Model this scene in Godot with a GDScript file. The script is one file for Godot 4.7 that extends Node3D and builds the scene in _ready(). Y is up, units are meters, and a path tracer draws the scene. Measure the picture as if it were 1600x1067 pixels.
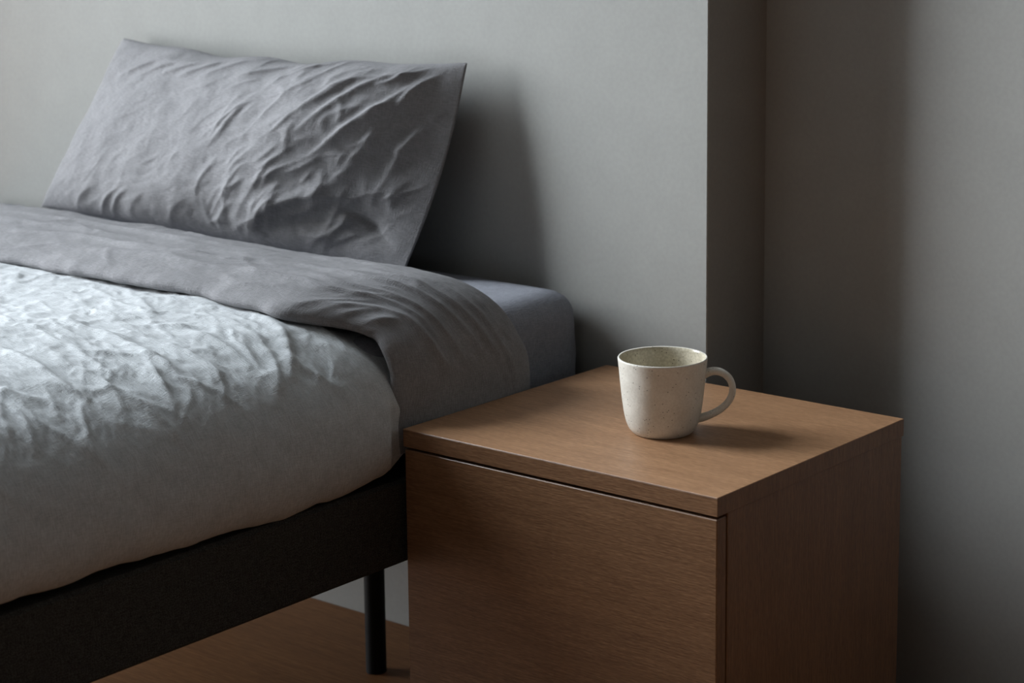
extends Node3D
# A dim bedroom corner: linen bed, pillow against the wall, wooden bedside cabinet with a stoneware mug.
# x runs right along the back wall, z comes forward, y is up; y = 0 is the top of the cabinet, the floor lies at FLOOR.

const FLOOR := -0.466
const WALL_Z := -0.4217
const RECESS_Z := -0.5544
const CORNER_X := 0.1408
const LEFT_X := -3.2
const RIGHT_X := 5.6
const FRONT_Z := 4.8
const CEIL := 4.6

var rng := RandomNumberGenerator.new()
var mats := {}

# ---------------------------------------------------------------- helpers

func tag(o: Node, label := "", category := "", group := "", kind := "") -> void:
	if label: o.set_meta("label", label)
	if category: o.set_meta("category", category)
	if group: o.set_meta("group", group)
	if kind: o.set_meta("kind", kind)

func thing(called: String, at: Vector3, label: String, category: String) -> Node3D:
	var o := Node3D.new()
	o.name = called
	add_child(o, true)
	o.position = at
	tag(o, label, category)
	return o

func put(called: String, mesh: Mesh, mat: Material, parent: Node = self, at := Vector3.ZERO) -> MeshInstance3D:
	var o := MeshInstance3D.new()
	o.name = called
	o.mesh = mesh
	o.material_override = mat
	o.position = at
	o.cast_shadow = GeometryInstance3D.SHADOW_CASTING_SETTING_ON
	parent.add_child(o, true)
	return o

func quad(st: SurfaceTool, a: Vector3, b: Vector3, c: Vector3, d: Vector3, n: Vector3, along: Vector3) -> void:
	# a flat quad facing n; uv in metres, u along the grain
	var g := along - n * along.dot(n)
	if g.length() < 0.1:
		g = Vector3.UP if absf(n.y) < 0.7 else Vector3.RIGHT
	g = g.normalized()
	var h := n.cross(g)
	var pts := [a, b, c, d]
	if (b - a).cross(c - a).dot(n) > 0.0:
		pts = [a, d, c, b]
	for k in [0, 1, 2, 0, 2, 3]:
		st.set_normal(n)
		st.set_uv(Vector2(pts[k].dot(g), pts[k].dot(h)))
		st.add_vertex(pts[k])

func add_box(st: SurfaceTool, lo: Vector3, hi: Vector3, bev := 0.001, along := Vector3.RIGHT) -> void:
	# box with chamfered edges and corners
	var c := (lo + hi) * 0.5
	var e := (hi - lo) * 0.5
	var ax := [Vector3.RIGHT, Vector3.UP, Vector3.BACK]
	for i in 3:
		var u: Vector3 = ax[(i + 1) % 3]
		var v: Vector3 = ax[(i + 2) % 3]
		var eu := e[(i + 1) % 3]
		var ev := e[(i + 2) % 3]
		for s in [-1.0, 1.0]:
			var n: Vector3 = ax[i] * s
			var o: Vector3 = c + n * e[i]
			var du: Vector3 = u * (eu - bev)
			var dv: Vector3 = v * (ev - bev)
			quad(st, o - du - dv, o + du - dv, o + du + dv, o - du + dv, n, along)
			if bev > 0.0:
				for t in [-1.0, 1.0]:   # edge between this face and the one along u
					var m: Vector3 = (n + u * t).normalized()
					var p: Vector3 = c + n * e[i] + u * t * (eu - bev)
					var q: Vector3 = c + n * (e[i] - bev) + u * t * eu
					quad(st, p - dv, p + dv, q + dv, q - dv, m, along)
	if bev > 0.0:
		for sx in [-1.0, 1.0]:
			for sy in [-1.0, 1.0]:
				for sz in [-1.0, 1.0]:
					var s3 := Vector3(sx, sy, sz)
					var a := c + s3 * (e - Vector3(0, bev, bev))
					var b := c + s3 * (e - Vector3(bev, 0, bev))
					var d := c + s3 * (e - Vector3(bev, bev, 0))
					var tri := [a, b, d]
					if (b - a).cross(d - a).dot(s3) > 0.0:
						tri = [a, d, b]
					for p in tri:
						st.set_normal(s3.normalized())
						st.set_uv(Vector2(p.x, p.y))
						st.add_vertex(p)

func box(lo: Vector3, hi: Vector3, bev := 0.001, along := Vector3.RIGHT) -> ArrayMesh:
	var st := SurfaceTool.new()
	st.begin(Mesh.PRIMITIVE_TRIANGLES)
	add_box(st, lo, hi, bev, along)
	return st.commit()

func grid_mesh(pos: PackedVector3Array, uv: PackedVector2Array, ni: int, nj: int, close_i := false, flip := false) -> ArrayMesh:
	# a smooth sheet of nj rows of ni points
	var idx := PackedInt32Array()
	var mi := ni if close_i else ni - 1
	for j in nj - 1:
		for i in mi:
			var a := j * ni + i
			var b := j * ni + (i + 1) % ni
			var c := b + ni
			var d := a + ni
			if flip:
				idx.append_array([a, c, b, a, d, c])
			else:
				idx.append_array([a, b, c, a, c, d])
	var ar := []
	ar.resize(Mesh.ARRAY_MAX)
	ar[Mesh.ARRAY_VERTEX] = pos
	ar[Mesh.ARRAY_TEX_UV] = uv
	ar[Mesh.ARRAY_INDEX] = idx
	var st := SurfaceTool.new()
	st.create_from_arrays(ar)
	st.generate_normals()
	return st.commit()

func lathe(profile: PackedVector2Array, around := 72) -> ArrayMesh:
	var pos := PackedVector3Array()
	var uv := PackedVector2Array()
	var run := 0.0
	for j in profile.size():
		if j > 0:
			run += profile[j].distance_to(profile[j - 1])
		for i in around + 1:
			var a := TAU * i / around
			pos.append(Vector3(profile[j].x * cos(a), profile[j].y, profile[j].x * sin(a)))
			uv.append(Vector2(a * 0.045, run))
	return grid_mesh(pos, uv, around + 1, profile.size())

func spline(pts: Array, n: int) -> PackedVector2Array:
	# Catmull-Rom through the points, resampled evenly by arc length
	var cv := Curve2D.new()
	cv.bake_interval = 0.001
	for k in pts.size():
		var p: Vector2 = pts[k]
		var a: Vector2 = pts[maxi(k - 1, 0)]
		var b: Vector2 = pts[mini(k + 1, pts.size() - 1)]
		var t := (b - a).normalized()
		var li := p.distance_to(a) / 3.0
		var lo := p.distance_to(b) / 3.0
		cv.add_point(p, -t * li, t * lo)
	var out := PackedVector2Array()
	var total := cv.get_baked_length()
	for k in n:
		out.append(cv.sample_baked(total * k / (n - 1), true))
	return out

func noise(freq: float, sd: int, octaves := 3, ridged := false) -> FastNoiseLite:
	var n := FastNoiseLite.new()
	n.noise_type = FastNoiseLite.TYPE_SIMPLEX_SMOOTH
	n.frequency = freq
	n.seed = sd
	n.fractal_type = FastNoiseLite.FRACTAL_RIDGED if ridged else FastNoiseLite.FRACTAL_FBM
	n.fractal_octaves = octaves
	return n

func sm(a: float, b: float, x: float) -> float:
	return smoothstep(a, b, x)

# ---------------------------------------------------------------- textures and materials

func streaks(w: int, h: int, sw: int, sh: int, freq: float, sd: int) -> PackedByteArray:
	# seamless noise of sw x sh pixels drawn out to w x h
	var im := noise(freq, sd, 3).get_seamless_image(sw, sh)
	im.convert(Image.FORMAT_L8)
	im.resize(w, h, Image.INTERPOLATE_CUBIC)
	return im.get_data()

func tone_image(w: int, h: int, layers: Array, lo: Color, hi: Color) -> Image:
	# mixes grey layers [bytes, weight] and maps them onto two colours
	var out := PackedByteArray()
	out.resize(w * h * 3)
	for k in w * h:
		var v := 0.0
		for l in layers:
			v += (l[0][k] / 255.0 - 0.5) * l[1]
		v = clampf(v + 0.5, 0.0, 1.0)
		out[k * 3] = int(255.0 * lerpf(lo.r, hi.r, v))
		out[k * 3 + 1] = int(255.0 * lerpf(lo.g, hi.g, v))
		out[k * 3 + 2] = int(255.0 * lerpf(lo.b, hi.b, v))
	return Image.create_from_data(w, h, false, Image.FORMAT_RGB8, out)

func grey_image(w: int, h: int, layers: Array) -> Image:
	var out := PackedByteArray()
	out.resize(w * h)
	for k in w * h:
		var v := 0.5
		for l in layers:
			v += (l[0][k] / 255.0 - 0.5) * l[1]
		out[k] = int(255.0 * clampf(v, 0.0, 1.0))
	var im := Image.create_from_data(w, h, false, Image.FORMAT_L8, out)
	im.convert(Image.FORMAT_RGB8)
	return im

func tex(im: Image) -> ImageTexture:
	return ImageTexture.create_from_image(im)

func normal_of(im: Image, strength: float) -> ImageTexture:
	var n := im.duplicate()
	n.convert(Image.FORMAT_RGBA8)
	n.bump_map_to_normal_map(strength)
	return tex(n)

func plain(c: Color, rough: float, spec := 0.4) -> StandardMaterial3D:
	var m := StandardMaterial3D.new()
	m.albedo_color = c
	m.roughness = rough
	m.metallic_specular = spec
	return m

func make_materials() -> void:
	var n := 512
	# linen: long thin slubs across and along, in a tile of 0.16 m
	var warp := streaks(n, n, 512, 56, 0.20, 3)
	var weft := streaks(n, n, 56, 512, 0.20, 4)
	var grain := streaks(n, n, 512, 512, 0.22, 5)
	var patch := streaks(n, n, 128, 128, 0.03, 6)
	var layers := [[warp, 0.55], [weft, 0.75], [grain, 0.45], [patch, 0.3]]
	var weave := tone_image(n, n, layers, Color(0.80, 0.80, 0.80), Color(1.0, 1.0, 1.0))
	var weave_n := normal_of(grey_image(n, n, [[warp, 0.5], [weft, 0.6], [grain, 0.6]]), 2.5)
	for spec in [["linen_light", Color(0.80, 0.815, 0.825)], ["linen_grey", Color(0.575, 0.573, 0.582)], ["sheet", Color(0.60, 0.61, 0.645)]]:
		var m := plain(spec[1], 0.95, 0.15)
		m.albedo_texture = tex(weave)
		m.normal_enabled = true
		m.normal_texture = weave_n
		m.normal_scale = 0.95
		m.uv1_scale = Vector3(6.2, 6.2, 6.2)
		m.rim_enabled = true
		m.rim = 0.15
		m.rim_tint = 0.6
		mats[spec[0]] = m
	# charcoal upholstery
	var ch := plain(Color(0.34, 0.34, 0.33), 0.95, 0.12)
	ch.albedo_texture = tex(tone_image(n, n, [[grain, 1.3], [warp, 0.4], [weft, 0.4]], Color(0.5, 0.5, 0.5), Color(1, 1, 1)))
	ch.normal_enabled = true
	ch.normal_texture = weave_n
	ch.normal_scale = 0.6
	ch.uv1_scale = Vector3(5, 5, 5)
	mats.charcoal = ch
	# wood veneer: fine pores and slow bands along u
	var w := 1024
	var fine := streaks(w, w, 40, 1024, 0.16, 11)
	var band := streaks(w, w, 10, 256, 0.045, 12)
	var pore := streaks(w, w, 110, 1024, 0.30, 13)
	var wl := [[fine, 0.8], [band, 0.3], [pore, 0.9]]
	var wood := tone_image(w, w, wl, Color(0.53, 0.39, 0.28), Color(0.73, 0.57, 0.43))
	var wood_n := normal_of(grey_image(w, w, [[fine, 0.5], [pore, 0.9]]), 1.5)
	var wm := plain(Color(0.75, 0.725, 0.70), 0.42, 0.5)  # body tint darkened: shade on front and sides put into the colour
	wm.albedo_texture = tex(wood)
	wm.normal_enabled = true
	wm.normal_texture = wood_n
	wm.normal_scale = 0.25
	wm.uv1_scale = Vector3(2.3, 2.3, 2.3)
	mats.wood = wm
	var wt := wm.duplicate() as StandardMaterial3D   # same wood, paler: light falling on the top put into the colour
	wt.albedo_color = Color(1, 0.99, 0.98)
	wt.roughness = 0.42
	mats.wood_lit = wt
	var fm := plain(Color(0.97, 0.90, 0.80), 0.5, 0.4)
	fm.albedo_texture = tex(wood)
	fm.uv1_scale = Vector3(1.0, 1.5, 1.0)
	fm.uv1_offset = Vector3(0.31, 0.17, 0)
	mats.floor = fm
	# painted plaster
	var p1 := streaks(n, n, 512, 512, 0.10, 21)
	var p2 := streaks(n, n, 512, 512, 0.012, 22)
	var wall := plain(Color(0.635, 0.637, 0.625), 0.93, 0.2)
	wall.albedo_texture = tex(tone_image(n, n, [[p1, 0.7], [p2, 0.5]], Color(0.955, 0.955, 0.955), Color(1, 1, 1)))
	wall.normal_enabled = true
	wall.normal_texture = normal_of(grey_image(n, n, [[p1, 1.0]]), 1.0)
	wall.normal_scale = 0.12
	wall.uv1_triplanar = true
	wall.uv1_world_triplanar = true
	wall.uv1_scale = Vector3(2.2, 2.2, 2.2)
	mats.wall = wall
	mats.dark_wall = plain(Color(0.16, 0.155, 0.15), 0.93, 0.2)
	mats.front_wall = plain(Color(0.54, 0.53, 0.515), 0.93, 0.2)
	mats.ceiling = plain(Color(0.32, 0.315, 0.31), 0.93, 0.2)
	mats.black = plain(Color(0.04, 0.041, 0.043), 0.6, 0.3)
	mats.frame = plain(Color(0.80, 0.80, 0.78), 0.5)
	var glass := plain(Color(0.95, 0.97, 1.0, 0.06), 0.03, 0.5)
	glass.transparency = BaseMaterial3D.TRANSPARENCY_ALPHA
	mats.glass = glass
	# speckled stoneware
	var sp := Image.create_from_data(n, n, false, Image.FORMAT_RGB8, tone_image(n, n, [[p1, 0.8], [p2, 1.0]], Color(0.84, 0.82, 0.775), Color(0.91, 0.895, 0.855)).get_data())
	var gl := Image.create_from_data(n, n, false, Image.FORMAT_RGB8, tone_image(n, n, [[p1, 1.2], [p2, 1.2]], Color(0.72, 0.685, 0.605), Color(0.85, 0.82, 0.74)).get_data())
	rng.seed = 77
	for k in 900:
		var x := rng.randi_range(0, n - 1)
		var y := rng.randi_range(0, n - 1)
		var big := rng.randf() < 0.3
		var c := Color(0.17, 0.13, 0.10) if big else Color(0.52, 0.46, 0.39)
		for im in [sp, gl]:
			im.set_pixel(x, y, c)
			if big:
				im.set_pixel((x + 1) % n, y, c)
				im.set_pixel(x, (y + 1) % n, c)
				im.set_pixel((x + 1) % n, (y + 1) % n, c)
	var stone := plain(Color(1, 1, 1), 0.55, 0.4)
	stone.albedo_texture = tex(sp)
	stone.normal_enabled = true
	stone.normal_texture = normal_of(grey_image(n, n, [[p1, 1.0]]), 1.0)
	stone.normal_scale = 0.2
	stone.uv1_scale = Vector3(5, 5, 5)
	mats.stone = stone
	var glaze := plain(Color(1, 1, 1), 0.22, 0.5)
	glaze.albedo_texture = tex(gl)
	glaze.uv1_scale = Vector3(5, 5, 5)
	mats.glaze = glaze

# ---------------------------------------------------------------- cloth

func crease(h: PackedFloat32Array, us: PackedFloat32Array, vs: PackedFloat32Array, pts: Array, amp: float, width: float, lean := 0.0, late := 1.0) -> void:
	# raises a crease along a smooth line of (u, v) points; amp fades out at both ends; lean makes one flank steeper
	var line := spline(pts, 14)
	var ni := us.size()
	var reach := width * 4.0
	var lo := line[0]
	var hi := line[0]
	for p in line:
		lo = lo.min(p)
		hi = hi.max(p)
	var i0 := us.bsearch(lo.x - reach)
	var i1 := mini(us.bsearch(hi.x + reach), ni)
	var j0 := vs.bsearch(lo.y - reach)
	var j1 := mini(vs.bsearch(hi.y + reach), vs.size())
	var m := line.size() - 1
	for j in range(j0, j1):
		for i in range(i0, i1):
			var q := Vector2(us[i], vs[j])
			var best := 1e9
			var at := 0.0
			var side := 1.0
			for k in m:
				var a := line[k]
				var d := line[k + 1] - a
				var t := clampf((q - a).dot(d) / maxf(d.length_squared(), 1e-9), 0.0, 1.0)
				var r := q - a - d * t
				var dd := r.length_squared()
				if dd < best:
					best = dd
					at = (k + t) / m
					side = signf(d.cross(r))
			var dist := sqrt(best)
			if dist > reach:
				continue
			var w := width * (1.0 + lean * side)
			var e := w * 0.35
			var f := exp(-(sqrt(dist * dist + e * e) - e) / (w * 0.75))
			var fade := sin(PI * pow(clampf(at, 0.0, 1.0), late))
			h[j * ni + i] += amp * f * fade

func steps(spans: Array) -> PackedFloat32Array:
	# [from, to, count] spans joined into one rising list
	var out := PackedFloat32Array()
	for s in spans:
		for k in int(s[2]):
			out.append(lerpf(s[0], s[1], float(k) / s[2]))
	out.append(spans[-1][1])
	return out

# --- duvet, the part that lies over the bed. u = arc length across the bed (0 where the plateau ends on the right), v = z

func duvet_body() -> ArrayMesh:
	var prof := spline([Vector2(-1.44, -0.04), Vector2(-1.43, 0.05), Vector2(-1.36, 0.115), Vector2(-1.2, 0.125), Vector2(-0.9, 0.127), Vector2(-0.5, 0.127), Vector2(-0.26, 0.126), Vector2(-0.17, 0.121), Vector2(-0.105, 0.109), Vector2(-0.052, 0.087), Vector2(-0.016, 0.053), Vector2(0.003, 0.010), Vector2(0.006, -0.025), Vector2(-0.002, -0.052), Vector2(-0.016, -0.064), Vector2(-0.034, -0.066)], 1400)
	var arc := PackedFloat32Array([0.0])
	var zero := 0.0
	for k in range(1, prof.size()):
		arc.append(arc[k - 1] + prof[k].distance_to(prof[k - 1]))
		if prof[k].x < -0.16:
			zero = arc[k]
	var total := arc[-1]
	var end := total - zero
	var us := steps([[-zero, -0.85, 14], [-0.85, end, 330]])
	var vs := steps([[-0.10, 0.66, 230], [0.66, 1.66, 40]])
	var ni := us.size()
	var nj := vs.size()
	var h := PackedFloat32Array()
	h.resize(ni * nj)
	# creases that run across the bed and hook over its right-hand edge
	for c in [[0.258, 0.30, 0.0055, 0.0080, 0.040], [0.212, 0.20, 0.0048, 0.0065, -0.015], [0.285, 0.12, 0.0035, 0.0060, 0.010], [0.388, 0.34, 0.0062, 0.0090, 0.045], [0.346, 0.16, 0.0040, 0.0060, -0.020], [0.505, 0.30, 0.0066, 0.0095, 0.030], [0.452, 0.22, 0.0038, 0.0070, -0.025], [0.160, 0.16, 0.0045, 0.0070, 0.020], [0.570, 0.2, 0.0040, 0.010, 0.02], [0.62, 0.3, 0.006, 0.010, 0.03]]:
		crease(h, us, vs, [Vector2(0.05 - c[1], c[0] - c[4]), Vector2(-0.04, c[0] - c[4] * 0.3), Vector2(0.035, c[0]), Vector2(0.08, c[0] + 0.006), Vector2(0.125, c[0] + 0.020)], c[2], c[3], 0.15, 1.6)
	rng.seed = 404
	for k in 60:
		var c := Vector2(rng.randf_range(-0.16, 0.13), rng.randf_range(0.08, 0.62))
		var a := rng.randfn(-0.05, 0.30)
		var d := Vector2(cos(a), sin(a)) * rng.randf_range(0.025, 0.085)
		var bow := Vector2(-d.y, d.x) * rng.randf_range(-0.12, 0.25)
		crease(h, us, vs, [c - d, c - d * 0.3 + bow, c + d * 0.35 + bow, c + d], rng.randf_range(0.0012, 0.0040), rng.randf_range(0.0035, 0.0075), rng.randf_range(-0.3, 0.3))
	crease(h, us, vs, [Vector2(-0.06, 0.045), Vector2(0.03, 0.072), Vector2(0.085, 0.105), Vector2(0.15, 0.16)], 0.0085, 0.013, 0.25, 1.4)
	crease(h, us, vs, [Vector2(-0.02, 0.10), Vector2(0.05, 0.118), Vector2(0.10, 0.14), Vector2(0.16, 0.185)], 0.0055, 0.010, 0.25, 1.4)
	# broad soft billows running down the side
	for k in 9:
		var z := 0.06 + k * 0.07
		crease(h, us, vs, [Vector2(0.08, z - 0.01), Vector2(0.16, z + 0.01), Vector2(0.24, z + 0.035), Vector2(0.33, z + 0.05)], 0.0015 + 0.0015 * ((k * 5) % 3), 0.018 + 0.006 * ((k * 7) % 4), 0.0)
	# small crumples
	rng.seed = 5
	for k in 330:
		var u := rng.randf_range(-0.8, 0.14)
		var v := rng.randf_range(0.05, 0.64)
		var a := rng.randfn(0.12, 0.45)
		var l := rng.randf_range(0.03, 0.10)
		var d := Vector2(cos(a), sin(a)) * l
		var bow := Vector2(-d.y, d.x) * rng.randf_range(-0.2, 0.2)
		var c := Vector2(u, v)
		crease(h, us, vs, [c - d, c - d * 0.3 + bow, c + d * 0.3 + bow, c + d], rng.randf_range(0.0006, 0.0019), rng.randf_range(0.0025, 0.0065), 0.2)
	var big := noise(3.2, 31, 2)
	var mid := noise(9.0, 32, 3)
	var rid := noise(11.0, 33, 3, true)
	var fine := noise(60.0, 34, 3)
	var crum := noise(26.0, 36, 2, true)
	var hem := noise(7.0, 35, 3)
	var pos := PackedVector3Array()
	var uv := PackedVector2Array()
	pos.resize(ni * nj)
	uv.resize(ni * nj)
	for i in ni:
		var s := us[i] + zero
		var k := clampi(arc.bsearch(s), 1, arc.size() - 1)
		var t := clampf((s - arc[k - 1]) / maxf(arc[k] - arc[k - 1], 1e-6), 0.0, 1.0)
		var b := prof[k - 1].lerp(prof[k], t)
		var tg := (prof[mini(k + 12, prof.size() - 1)] - prof[maxi(k - 12, 0)]).normalized()
		var nn := Vector2(-tg.y, tg.x)
		var u := us[i]
		var top := 1.0 - sm(0.08, 0.2, u)
		var low := sm(end - 0.1, end, u)
		for j in nj:
			var v := vs[j]
			var wu := u + 0.03 * mid.get_noise_2d(u + 9.0, v)
			var wv := v + 0.03 * mid.get_noise_2d(u - 7.0, v + 3.0)
			var d := h[j * ni + i]
			d += 0.008 * big.get_noise_2d(u * 0.7, v) * (0.35 + 0.65 * top)
			d += 0.0028 * mid.get_noise_2d(wu * 0.6, wv) * (0.4 + 0.6 * top)
			d += 0.0016 * rid.get_noise_2d(wu * 0.55, wv * 1.2) * (0.25 + 0.75 * top)
			d += (0.0005 + 0.0005 * top) * fine.get_noise_2d(wu * 0.5, wv)
			d += 0.0008 * crum.get_noise_2d(wu * 0.6 + wv * 0.25, wv - wu * 0.1) * (0.35 + 0.65 * top)
			d *= 1.0 - 0.7 * low
			# under the turned-down part the cover lies flatter and further in
			var under := 1.0 - sm(-0.03, 0.03, v)
			d = d * (1.0 - under) - 0.012 * under * top - 0.016 * under * (1.0 - top)
			var p := Vector3(b.x + nn.x * d, b.y + nn.y * d, v)
			# the hem waves a little
			p.y += low * (0.006 * hem.get_noise_2d(v, 1.0) + 0.009 * sm(0.2, 0.4, v) + 0.012 * (1.0 - sm(0.0, 0.10, v)))
			p.x = minf(p.x, lerpf(-0.012, 0.03, sm(0.004, 0.05, v)))
			# over the foot of the bed it drops
			if v > 1.5:
				var f := (v - 1.5) / 0.16
				p.z = 1.5 + 0.10 * sin(minf(f, 1.0) * PI * 0.5)
				p.y -= 0.15 * (1.0 - cos(minf(f, 1.0) * PI * 0.5))
			pos[j * ni + i] = p
			uv[j * ni + i] = Vector2(s, v)
	return grid_mesh(pos, uv, ni, nj)

# --- the turned-down top of the duvet: a thick rolled strip laid across the bed. u = arc across the bed, t = round the roll

func duvet_fold() -> ArrayMesh:
	var prof := spline([Vector2(-1.45, -0.03), Vector2(-1.44, 0.06), Vector2(-1.36, 0.135), Vector2(-1.2, 0.150), Vector2(-0.9, 0.154), Vector2(-0.5, 0.154), Vector2(-0.19, 0.154), Vector2(-0.10, 0.148), Vector2(-0.05, 0.130), Vector2(-0.022, 0.104), Vector2(-0.006, 0.065), Vector2(-0.003, 0.03), Vector2(-0.003, 0.0), Vector2(-0.004, -0.035)], 1400)
	var arc := PackedFloat32Array([0.0])
	var zero := 0.0
	for k in range(1, prof.size()):
		arc.append(arc[k - 1] + prof[k].distance_to(prof[k - 1]))
		if prof[k].x < -0.16:
			zero = arc[k]
	var end := arc[-1] - zero
	# round the roll: x = z, y = depth below the outer face
	var ring := spline([Vector2(-0.06, 0.026), Vector2(0.0, 0.027), Vector2(0.048, 0.027), Vector2(0.060, 0.021), Vector2(0.056, 0.012), Vector2(0.034, 0.004), Vector2(0.0, -0.001), Vector2(-0.05, -0.003), Vector2(-0.13, -0.001), Vector2(-0.175, 0.006), Vector2(-0.200, 0.022), Vector2(-0.207, 0.044), Vector2(-0.195, 0.066), Vector2(-0.15, 0.072)], 130)
	var vs := PackedFloat32Array([0.0])
	for k in range(1, ring.size()):
		vs.append(vs[k - 1] + ring[k].distance_to(ring[k - 1]))
	var us := steps([[-zero, -1.15, 12], [-1.15, end, 360]])
	var ni := us.size()
	var nj := vs.size()
	var h := PackedFloat32Array()
	h.resize(ni * nj)
	var v0 := 0.147   # v at z = 0.03, on the upper face; grows towards the head
	# long creases that start on the top and run down the side
	crease(h, us, vs, [Vector2(-0.16, v0 + 0.045), Vector2(0.0, v0 + 0.055), Vector2(0.08, v0 + 0.058), Vector2(0.2, v0 + 0.075)], 0.006, 0.007, 0.35)
	crease(h, us, vs, [Vector2(-0.06, v0 + 0.075), Vector2(0.03, v0 + 0.078), Vector2(0.10, v0 + 0.082), Vector2(0.22, v0 + 0.11)], 0.005, 0.007, 0.35)
	crease(h, us, vs, [Vector2(-0.10, v0 + 0.115), Vector2(0.0, v0 + 0.115), Vector2(0.10, v0 + 0.12), Vector2(0.23, v0 + 0.155)], 0.006, 0.008, 0.35)
	crease(h, us, vs, [Vector2(-0.02, v0 + 0.15), Vector2(0.05, v0 + 0.145), Vector2(0.12, v0 + 0.15), Vector2(0.26, v0 + 0.18)], 0.006, 0.008, 0.35)
	crease(h, us, vs, [Vector2(0.02, v0 + 0.175), Vector2(0.10, v0 + 0.172), Vector2(0.18, v0 + 0.18), Vector2(0.28, v0 + 0.2)], 0.005, 0.007, 0.35)
	crease(h, us, vs, [Vector2(0.06, v0 + 0.02), Vector2(0.10, v0 + 0.03), Vector2(0.16, v0 + 0.05), Vector2(0.26, v0 + 0.08)], 0.005, 0.010, 0.2)
	crease(h, us, vs, [Vector2(-0.62, v0 + 0.06), Vector2(-0.45, v0 + 0.075), Vector2(-0.3, v0 + 0.07), Vector2(-0.14, v0 + 0.085)], 0.0065, 0.008, 0.3)
	crease(h, us, vs, [Vector2(-0.85, v0 + 0.09), Vector2(-0.7, v0 + 0.095), Vector2(-0.5, v0 + 0.11), Vector2(-0.36, v0 + 0.11)], 0.0055, 0.008, 0.3)
	crease(h, us, vs, [Vector2(-0.40, v0 + 0.035), Vector2(-0.28, v0 + 0.045), Vector2(-0.15, v0 + 0.04), Vector2(-0.02, v0 + 0.05)], 0.004, 0.008, 0.3)
	crease(h, us, vs, [Vector2(-0.75, v0 + 0.14), Vector2(-0.55, v0 + 0.15), Vector2(-0.3, v0 + 0.145), Vector2(-0.12, v0 + 0.16)], 0.005, 0.009, 0.3)
	# gathers at the lower edge beside the corner
	for g in [[0.02, 0.003], [0.045, 0.0025], [0.07, 0.004], [0.10, 0.007]]:
		crease(h, us, vs, [Vector2(g[0], v0 - 0.045), Vector2(g[0] + 0.004, v0 - 0.025), Vector2(g[0] + 0.014, v0), Vector2(g[0] + 0.03, v0 + 0.03)], g[1], 0.008, 0.2)
	rng.seed = 9
	for k in 110:
		var u := rng.randf_range(-0.95, 0.2)
		var v := rng.randf_range(v0 - 0.03, v0 + 0.22)
		var a := rng.randfn(0.05, 0.35)
		var l := rng.randf_range(0.02, 0.07)
		var d := Vector2(cos(a), sin(a)) * l
		var bow := Vector2(-d.y, d.x) * rng.randf_range(-0.2, 0.2)
		var c := Vector2(u, v)
		crease(h, us, vs, [c - d, c - d * 0.3 + bow, c + d * 0.3 + bow, c + d], rng.randf_range(0.0007, 0.0024), rng.randf_range(0.003, 0.007), 0.2)
	var big := noise(4.0, 41, 2)
	var mid := noise(12.0, 42, 3)
	var fine := noise(60.0, 44, 3)
	var edge := noise(5.0, 45, 3)
	var pos := PackedVector3Array()
	var uv := PackedVector2Array()
	pos.resize(ni * nj)
	uv.resize(ni * nj)
	for i in ni:
		var s := us[i] + zero
		var k := clampi(arc.bsearch(s), 1, arc.size() - 1)
		var t := clampf((s - arc[k - 1]) / maxf(arc[k] - arc[k - 1], 1e-6), 0.0, 1.0)
		var b := prof[k - 1].lerp(prof[k], t)
		var tg := (prof[mini(k + 12, prof.size() - 1)] - prof[maxi(k - 12, 0)]).normalized()
		var nn := Vector2(-tg.y, tg.x)
		var u := us[i]
		var side := sm(0.03, 0.27, u)
		var hem := sm(0.0, 0.13, u)
		for j in nj:
			var q := ring[j]
			var v := vs[j]
			var front := sm(-0.10, 0.06, q.x)
			var z := q.x - 0.055 * hem * front - 0.060 * side * (1.0 - front)
			z -= front * 0.014 * exp(-pow((u - 0.17) / 0.07, 2.0))
			z += front * (0.010 * edge.get_noise_2d(u, 0.0) + 0.0015 * edge.get_noise_2d(u * 4.0, 8.0)) + (1.0 - front) * 0.008 * edge.get_noise_2d(u, 20.0)
			var d := h[j * ni + i]
			d *= 1.0 - 0.75 * sm(0.03, 0.058, q.x)
			d += 0.006 * big.get_noise_2d(u * 0.6, v) + 0.0014 * mid.get_noise_2d(u * 0.5, v) + 0.0005 * fine.get_noise_2d(u * 0.5, v)
			# the edge lies down on the cover as that slopes away
			d -= 0.008 * exp(-pow((u - 0.08) / 0.06, 2.0)) * front
			d -= q.y
			var p := Vector3(b.x + nn.x * d, b.y + nn.y * d, z)
			p.x = minf(p.x, -0.0015)
			pos[j * ni + i] = p
			uv[j * ni + i] = Vector2(s, v)
	return grid_mesh(pos, uv, ni, nj, false, true)

# --- pillow: a stuffed case; a runs from its left to its right edge, b from the lower to the upper edge

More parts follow.
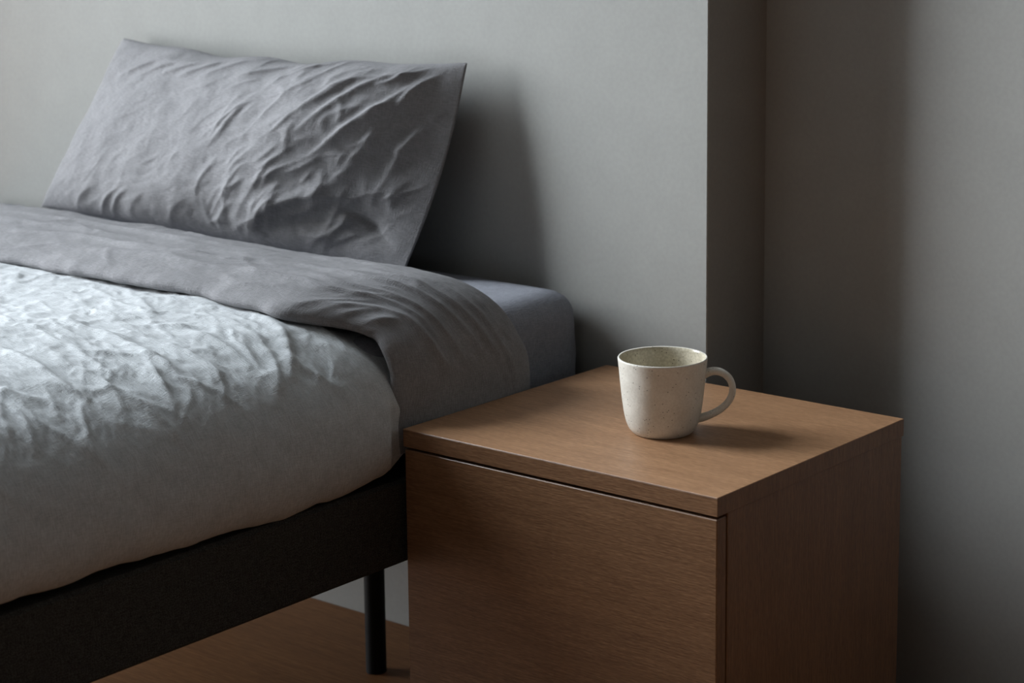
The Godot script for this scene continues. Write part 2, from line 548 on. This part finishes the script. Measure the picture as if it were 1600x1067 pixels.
func pillow_mesh() -> ArrayMesh:
	var ni := 240
	var nj := 130
	var us := PackedFloat32Array()
	var vs := PackedFloat32Array()
	for i in ni:
		us.append(0.76 * i / (ni - 1))
	for j in nj:
		vs.append(0.32 * j / (nj - 1))
	var h := PackedFloat32Array()
	h.resize(ni * nj)
	# (u, v) in metres on the front face, from the lower left corner
	# big fold near the lower right corner, and the dents round it
	crease(h, us, vs, [Vector2(0.50, 0.015), Vector2(0.54, 0.05), Vector2(0.59, 0.08), Vector2(0.67, 0.10)], 0.012, 0.014, 0.4)
	crease(h, us, vs, [Vector2(0.52, 0.01), Vector2(0.57, 0.04), Vector2(0.63, 0.055), Vector2(0.72, 0.04)], -0.007, 0.014, 0.0)
	crease(h, us, vs, [Vector2(0.63, 0.085), Vector2(0.68, 0.07), Vector2(0.71, 0.05), Vector2(0.74, 0.03)], -0.010, 0.010, 0.0)
	crease(h, us, vs, [Vector2(0.46, 0.01), Vector2(0.462, 0.04), Vector2(0.47, 0.07), Vector2(0.50, 0.10)], 0.0025, 0.007, 0.3)
	crease(h, us, vs, [Vector2(0.48, 0.02), Vector2(0.52, 0.09), Vector2(0.57, 0.13), Vector2(0.62, 0.17)], 0.0035, 0.009, 0.3)
	# creases that fan out from the upper right corner
	crease(h, us, vs, [Vector2(0.72, 0.30), Vector2(0.68, 0.25), Vector2(0.63, 0.19), Vector2(0.58, 0.13)], 0.0062, 0.0074, 0.35)
	crease(h, us, vs, [Vector2(0.70, 0.31), Vector2(0.65, 0.28), Vector2(0.61, 0.24), Vector2(0.56, 0.17)], 0.0050, 0.0062, 0.35)
	crease(h, us, vs, [Vector2(0.65, 0.315), Vector2(0.61, 0.28), Vector2(0.57, 0.23), Vector2(0.53, 0.18)], 0.0037, 0.0056, 0.3)
	crease(h, us, vs, [Vector2(0.58, 0.31), Vector2(0.54, 0.27), Vector2(0.50, 0.22), Vector2(0.46, 0.15)], 0.0031, 0.0062, 0.3)
	crease(h, us, vs, [Vector2(0.735, 0.27), Vector2(0.70, 0.22), Vector2(0.66, 0.17), Vector2(0.63, 0.11)], 0.0037, 0.0074, 0.3)
	crease(h, us, vs, [Vector2(0.69, 0.315), Vector2(0.685, 0.295), Vector2(0.67, 0.28), Vector2(0.65, 0.27)], 0.0043, 0.0043, 0.3)
	crease(h, us, vs, [Vector2(0.735, 0.305), Vector2(0.715, 0.285), Vector2(0.70, 0.262), Vector2(0.69, 0.235)], 0.006, 0.006, 0.3)
	crease(h, us, vs, [Vector2(0.715, 0.312), Vector2(0.70, 0.30), Vector2(0.68, 0.292), Vector2(0.655, 0.29)], 0.005, 0.005, 0.3)
	crease(h, us, vs, [Vector2(0.745, 0.24), Vector2(0.72, 0.20), Vector2(0.70, 0.15), Vector2(0.69, 0.10)], 0.004, 0.008, 0.3)
	# gathers under the upper edge
	for g in [[0.12, 0.27], [0.18, 0.275], [0.23, 0.28], [0.28, 0.285], [0.34, 0.29], [0.42, 0.29], [0.5, 0.29]]:
		crease(h, us, vs, [Vector2(g[0] - 0.05, g[1] - 0.03), Vector2(g[0], g[1] - 0.005), Vector2(g[0] + 0.04, g[1] + 0.012), Vector2(g[0] + 0.09, g[1] + 0.022)], 0.008, 0.009, 0.3)
	# gathers over the lower edge
	for g in [[0.11, 0.0045, 0.010], [0.175, 0.006, 0.007], [0.20, 0.005, 0.006], [0.245, 0.003, 0.010], [0.335, 0.003, 0.008]]:
		crease(h, us, vs, [Vector2(g[0], 0.0), Vector2(g[0] + 0.012, 0.02), Vector2(g[0] + 0.03, 0.04), Vector2(g[0] + 0.055, 0.055)], g[1], g[2], 0.3)
	rng.seed = 21
	for k in 200:
		var right := rng.randf() < 0.6
		var u := rng.randf_range(0.40, 0.74) if right else rng.randf_range(0.04, 0.5)
		var v := rng.randf_range(0.02, 0.31)
		var a := rng.randfn(0.95, 0.5) if right else rng.randfn(0.5, 0.6)
		var l := rng.randf_range(0.015, 0.05)
		var d := Vector2(cos(a), sin(a)) * l
		var bow := Vector2(-d.y, d.x) * rng.randf_range(-0.25, 0.25)
		var c := Vector2(u, v)
		crease(h, us, vs, [c - d, c - d * 0.3 + bow, c + d * 0.3 + bow, c + d], rng.randf_range(0.0008, 0.0034) * (1.0 if right else 0.4), rng.randf_range(0.003, 0.007), 0.2)
	var tl := Vector3(-0.961, 0.384, -0.398)
	var tr := Vector3(-0.232, 0.388, -0.385)
	var bl := Vector3(-1.085, 0.114, -0.320)
	var br := Vector3(-0.290, 0.098, -0.310)
	var front := Vector3(0.0, 0.33, 0.944)
	var big := noise(4.5, 51, 2)
	var mid := noise(14.0, 52, 3)
	var fine := noise(70.0, 53, 3)
	var pos := PackedVector3Array()
	var uv := PackedVector2Array()
	# rows: the front face from the lower to the upper edge, then the back face down again
	for half in 2:
		for jj in nj:
			if half == 1 and jj == 0:
				continue
			var j := jj if half == 0 else nj - 1 - jj
			for i in ni:
				var a := float(i) / (ni - 1)
				var b := float(j) / (nj - 1)
				var p := bl.lerp(br, a).lerp(tl.lerp(tr, a), b)
				# edges drawn in between the corners
				var ea := sin(PI * a)
				var eb := sin(PI * b)
				p.x += eb * (0.010 * (1.0 - a) + 0.014 * a * a)
				p.y -= b * b * b * (0.020 * ea + 0.004 * sin(a * 23.0) * ea)
				p.z -= 0.5 * b * ea * 0.01
				# fullest along a slanting ridge; right of it the case falls away towards the seam
				var ar := lerpf(0.56, 0.80, b)
				var ta := pow(sin(PI * 0.5 * minf(a / ar, 1.0)), 0.48) if a < ar else 1.0 - pow((a - ar) / (1.0 - ar), 1.65)
				var tb := pow(maxf(4.0 * b * (1.0 - b), 0.0), 0.43)
				var thick := ta * tb
				var u := us[i]
				var v := vs[j]
				if half == 0:
					var d := 0.100 * thick
					var soft := minf(1.0, thick * 3.6)
					d += soft * (h[j * ni + i] + 0.007 * big.get_noise_2d(u, v) + 0.0028 * mid.get_noise_2d(u * 0.8 + v * 0.4, v - u * 0.3) + 0.0004 * fine.get_noise_2d(u * 0.6, v))
					p += front * d
				else:
					p -= front * 0.03 * thick
				pos.append(p)
				uv.append(Vector2(u, v + 0.4 * half))
	return grid_mesh(pos, uv, ni, nj * 2 - 1, false, true)

func mattress_mesh(lo: Vector3, hi: Vector3, r: float) -> ArrayMesh:
	# a soft block with well rounded edges, slightly puffed
	var st := SurfaceTool.new()
	st.begin(Mesh.PRIMITIVE_TRIANGLES)
	var n := 40
	var c := (lo + hi) * 0.5
	var e := (hi - lo) * 0.5
	var ax := [Vector3.RIGHT, Vector3.UP, Vector3.BACK]
	var ruffle := noise(6.0, 61, 3)
	for f in 6:
		var i := f / 2
		var s := 1.0 if f % 2 else -1.0
		var ii := (i + 1) % 3
		var kk := (i + 2) % 3
		for y in n + 1:
			for x in n + 1:
				var p := Vector3.ZERO
				# denser near the edges
				var gx := sin((x / float(n) - 0.5) * PI)
				var gy := sin((y / float(n) - 0.5) * PI)
				p += ax[i] * s * e[i] + ax[ii] * gx * e[ii] + ax[kk] * gy * e[kk]
				var q := p.clamp(-e + Vector3.ONE * r, e - Vector3.ONE * r)
				var d := (p - q)
				if d.length() > 1e-6:
					p = q + d.normalized() * r
				p += p.normalized() * 0.003 * ruffle.get_noise_3d(p.x, p.y * 2.0, p.z)
				st.set_uv(Vector2(p.dot(ax[ii]), p.dot(ax[kk])) + Vector2(f, f) * 0.37)
				st.add_vertex(c + p)
		var base := f * (n + 1) * (n + 1)
		for y in n:
			for x in n:
				var a := base + y * (n + 1) + x
				var b := a + 1
				var cc := b + n + 1
				var dd := a + n + 1
				for k in ([a, cc, b, a, dd, cc] if s > 0.0 else [a, b, cc, a, cc, dd]):
					st.add_index(k)
	st.generate_normals()
	return st.commit()

# ---------------------------------------------------------------- scene

func _ready() -> void:
	# camera: a shifted lens, as in the photograph (upright lines stay nearly upright)
	var cam := Camera3D.new()
	cam.name = "camera"
	add_child(cam, true)
	var att := CameraAttributesPhysical.new()
	att.frustum_focal_length = 60.0
	att.frustum_focus_distance = 2.40
	att.frustum_near = 0.05
	att.frustum_far = 60.0
	att.exposure_aperture = 5.6
	cam.attributes = att
	var f := 3234.5
	cam.set_frustum(0.05 * 1067.0 / f, Vector2(-201.9, -169.8) / f * 0.05, 0.05, 60.0)
	cam.position = Vector3(1.6352, 0.6572, 1.7191)
	cam.rotation = Vector3(deg_to_rad(-10.18), deg_to_rad(36.78), deg_to_rad(-0.02))
	cam.current = true
	# overcast daylight
	var env := Environment.new()
	var sky := Sky.new()
	var sm_ := ProceduralSkyMaterial.new()
	sm_.sky_top_color = Color(0.72, 0.77, 0.84)
	sm_.sky_horizon_color = Color(0.82, 0.85, 0.88)
	sm_.ground_horizon_color = Color(0.40, 0.39, 0.37)
	sm_.ground_bottom_color = Color(0.30, 0.29, 0.27)
	sky.sky_material = sm_
	env.background_mode = Environment.BG_SKY
	env.sky = sky
	env.background_energy_multiplier = 0.6
	env.tonemap_mode = Environment.TONE_MAPPER_LINEAR
	env.tonemap_exposure = 1.0
	env.sdfgi_enabled = true
	env.ssao_enabled = true
	env.ssil_enabled = true
	var we := WorldEnvironment.new()
	we.name = "world_environment"
	we.environment = env
	add_child(we, true)
	# daylight of the tall window in the left wall: lights of the size of its two sashes, just inside the glass.
	# The upper sash looks at the sky, the lower one at the darker ground outside.
	for spec in [[1.52, 4.32, 50.0, Color(0.935, 0.97, 1.0)], [-0.22, 1.40, 24.0, Color(0.97, 0.985, 1.0)]]:
		var day := AreaLight3D.new()
		day.name = "window_daylight"
		day.area_size = Vector2(1.74, spec[1] - spec[0])
		day.light_color = spec[3]
		day.light_energy = spec[2]
		day.shadow_enabled = true
		day.area_range = 14.0
		day.area_attenuation = 2.0
		add_child(day, true)
		day.position = Vector3(LEFT_X - 0.42, (spec[0] + spec[1]) * 0.5, 1.12)
		day.rotation = Vector3(0, -PI / 2, 0)

	make_materials()
	build_room()
	build_bed()
	build_cabinet()
	build_mug()

func build_room() -> void:
	var wall: Material = mats.wall
	var e := 0.2
	tag(put("floor", box(Vector3(LEFT_X - 0.55, FLOOR - 0.15, RECESS_Z - e), Vector3(RIGHT_X + e, FLOOR, FRONT_Z + e), 0.0, Vector3.RIGHT), mats.floor), "brown wooden floor under the bed", "floor", "", "structure")
	tag(put("ceiling", box(Vector3(LEFT_X - 0.55, CEIL, RECESS_Z - e), Vector3(RIGHT_X + e, CEIL + 0.15, FRONT_Z + e), 0.0), mats.ceiling), "plain ceiling", "ceiling", "", "structure")
	tag(put("wall_back", box(Vector3(LEFT_X - 0.55, FLOOR, RECESS_Z - e), Vector3(CORNER_X, CEIL, WALL_Z), 0.0015), wall), "pale grey wall behind the bed that ends in a sharp corner", "wall", "", "structure")
	tag(put("wall_recess", box(Vector3(CORNER_X, FLOOR, RECESS_Z - e), Vector3(RIGHT_X + e, CEIL, RECESS_Z), 0.0), wall), "shaded grey wall set back to the right of the corner", "wall", "", "structure")
	tag(put("wall_right", box(Vector3(RIGHT_X, FLOOR, RECESS_Z), Vector3(RIGHT_X + e, CEIL, FRONT_Z), 0.0), mats.dark_wall), "side wall of the dark end of the room", "wall", "", "structure")
	tag(put("wall_front", box(Vector3(LEFT_X - 0.55, FLOOR, FRONT_Z), Vector3(RIGHT_X + e, CEIL, FRONT_Z + e), 0.0), mats.front_wall), "wall behind the viewer", "wall", "", "structure")
	# left wall, thick, with a tall window set deep in its reveal
	var z0 := 0.24
	var z1 := 2.03
	var y0 := -0.28
	var y1 := 4.38
	var bar := 1.46
	var mid := (z0 + z1) * 0.5
	var th := 0.55
	var st := SurfaceTool.new()
	st.begin(Mesh.PRIMITIVE_TRIANGLES)
	add_box(st, Vector3(LEFT_X - th, FLOOR, WALL_Z), Vector3(-2.2, CEIL, z0), 0.0)   # added unseen pier, put here to shade the left end of the back wall
	add_box(st, Vector3(LEFT_X - th, FLOOR, z1), Vector3(LEFT_X, CEIL, FRONT_Z), 0.0)
	add_box(st, Vector3(LEFT_X - th, FLOOR, z0), Vector3(LEFT_X, y0, z1), 0.0)
	add_box(st, Vector3(LEFT_X - th, y1, z0), Vector3(LEFT_X, CEIL, z1), 0.0)
	tag(put("wall_left", st.commit(), wall), "window wall left of the bed", "wall", "", "structure")
	var win := Node3D.new()
	win.name = "window_1"
	add_child(win, true)
	tag(win, "tall window set deep in the wall left of the bed", "window", "", "structure")
	var ws := SurfaceTool.new()
	ws.begin(Mesh.PRIMITIVE_TRIANGLES)
	var fx0 := LEFT_X - 0.52
	var fx1 := LEFT_X - 0.46
	for b in [[z0, z0 + 0.05, y0, y1], [z1 - 0.05, z1, y0, y1], [z0 + 0.05, z1 - 0.05, y0, y0 + 0.05], [z0 + 0.05, z1 - 0.05, y1 - 0.05, y1], [mid - 0.025, mid + 0.025, y0 + 0.05, bar - 0.03], [mid - 0.025, mid + 0.025, bar + 0.03, y1 - 0.05], [z0 + 0.05, z1 - 0.05, bar - 0.03, bar + 0.03]]:
		add_box(ws, Vector3(fx0, b[2], b[0]), Vector3(fx1, b[3], b[1]), 0.003)
	put("window_frame", ws.commit(), mats.frame, win)
	for b in [[z0 + 0.05, mid - 0.025], [mid + 0.025, z1 - 0.05]]:
		for r in [[y0 + 0.05, bar - 0.03], [bar + 0.03, y1 - 0.05]]:
			put("pane", box(Vector3(LEFT_X - 0.493, r[0], b[0]), Vector3(LEFT_X - 0.487, r[1], b[1]), 0.0), mats.glass, win)

func build_bed() -> void:
	var bed := thing("bed_frame", Vector3.ZERO, "low charcoal upholstered bed base on round black legs", "bed frame")
	put("base", box(Vector3(-1.42, -0.1692, WALL_Z + 0.012), Vector3(-0.010, -0.066, 1.56), 0.004), mats.charcoal, bed)
	var leg := CylinderMesh.new()
	leg.top_radius = 0.0145
	leg.bottom_radius = 0.0145
	leg.height = -0.1692 - FLOOR
	leg.radial_segments = 40
	for p in [Vector2(-0.318, -0.270), Vector2(-1.11, -0.270), Vector2(-0.318, 1.40), Vector2(-1.11, 1.40)]:
		put("leg", leg, mats.black, bed, Vector3(p.x, (FLOOR - 0.1692) * 0.5, p.y))
	tag(put("mattress", mattress_mesh(Vector3(-1.38, -0.062, WALL_Z + 0.008), Vector3(-0.050, 0.094, 1.50), 0.040), mats.sheet), "mattress in a smooth blue-grey fitted sheet, its bare corner showing beside the wall", "mattress")
	var duvet := thing("duvet", Vector3.ZERO, "rumpled pale grey linen duvet hanging over the bed side with its top turned down", "duvet")
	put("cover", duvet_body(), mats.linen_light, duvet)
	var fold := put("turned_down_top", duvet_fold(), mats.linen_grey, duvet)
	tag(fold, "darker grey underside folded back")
	tag(put("pillow", pillow_mesh(), mats.linen_grey), "creased grey linen pillow leaning against the wall at the head of the bed", "pillow")

func build_cabinet() -> void:
	var w := 0.45
	var d := 0.3917
	var o := thing("bedside_cabinet", Vector3(w * 0.5, FLOOR, -d * 0.5), "brown wood veneer bedside cabinet with one plain handleless front", "bedside cabinet")
	var off := -o.position
	var t := 0.0212
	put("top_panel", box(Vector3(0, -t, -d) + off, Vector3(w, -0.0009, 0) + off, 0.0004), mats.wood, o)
	put("lit_top_sheet", box(Vector3(0, -0.0009, -d) + off, Vector3(w, 0, 0) + off, 0.0004), mats.wood_lit, o)  # thin added sheet, carries the paler tint that stands in for light
	put("front_panel", box(Vector3(0.0015, FLOOR + 0.012, -0.0185) + off, Vector3(w - 0.0012, -t - 0.0035, -0.0008) + off, 0.0010), mats.wood, o)
	for s in [[0.0018, 0.0195], [w - 0.0195, w - 0.0018]]:
		put("side_panel", box(Vector3(s[0], FLOOR, -d + 0.001) + off, Vector3(s[1], -t, -0.0218) + off, 0.0008, Vector3.UP), mats.wood, o)
	put("back_panel", box(Vector3(0.0195, FLOOR + 0.01, -d + 0.002) + off, Vector3(w - 0.0195, -t, -d + 0.010) + off, 0.0004), mats.wood, o)
	put("bottom_panel", box(Vector3(0.0195, FLOOR + 0.004, -d + 0.010) + off, Vector3(w - 0.0195, FLOOR + 0.022, -0.0205) + off, 0.0004), mats.wood, o)
	put("top_rail", box(Vector3(0.0195, -t - 0.04, -0.040) + off, Vector3(w - 0.0195, -t, -0.0225) + off, 0.0004), mats.wood, o)

func build_mug() -> void:
	var o := thing("mug", Vector3(0.2525, 0.0, -0.1720), "cream speckled stoneware mug standing on the wooden cabinet", "mug")
	var out := spline([Vector2(0.0, 0.002), Vector2(0.028, 0.002), Vector2(0.031, 0.0), Vector2(0.0345, 0.001), Vector2(0.0400, 0.0075), Vector2(0.0440, 0.019), Vector2(0.0470, 0.037), Vector2(0.0495, 0.060), Vector2(0.0512, 0.078), Vector2(0.0522, 0.0875), Vector2(0.0524, 0.0895), Vector2(0.0516, 0.0908), Vector2(0.0504, 0.0902)], 90)
	put("body", lathe(out, 96), mats.stone, o)
	var inn := spline([Vector2(0.0504, 0.0902), Vector2(0.0496, 0.0885), Vector2(0.0484, 0.078), Vector2(0.0466, 0.058), Vector2(0.0440, 0.036), Vector2(0.0405, 0.018), Vector2(0.0350, 0.010), Vector2(0.020, 0.007), Vector2(0.0, 0.0065)], 60)
	tag(put("interior", lathe(inn, 96), mats.glaze, o), "olive-tinted glazed inside")
	# handle: a flattened strap swept round a D, turned to the viewer's right
	var path := spline([Vector2(0.0455, 0.0690), Vector2(0.0580, 0.0740), Vector2(0.0690, 0.0725), Vector2(0.0785, 0.0640), Vector2(0.0815, 0.0510), Vector2(0.0775, 0.0390), Vector2(0.0680, 0.0290), Vector2(0.0560, 0.0220), Vector2(0.0450, 0.0180), Vector2(0.0375, 0.0170)], 60)
	var ring := 24
	var pos := PackedVector3Array()
	var uv := PackedVector2Array()
	for k in path.size():
		var tg := (path[mini(k + 1, path.size() - 1)] - path[maxi(k - 1, 0)]).normalized()
		var nn := Vector2(-tg.y, tg.x)
		var e := absf(k / float(path.size() - 1) - 0.5) * 2.0
		var th := 0.0040 + 0.0012 * pow(e, 4.0)
		var wd := 0.0062 + 0.0022 * pow(e, 3.0)
		for i in ring + 1:
			var a := TAU * i / ring
			var ca := signf(cos(a)) * pow(absf(cos(a)), 0.8)
			var sa := signf(sin(a)) * pow(absf(sin(a)), 0.8)
			var q := path[k] + nn * ca * th
			pos.append(Vector3(q.x, q.y, sa * wd))
			uv.append(Vector2(a * 0.006, k * 0.002))
	var hd := put("handle", grid_mesh(pos, uv, ring + 1, path.size(), false, true), mats.stone, o)
	hd.rotation.y = deg_to_rad(33.0)
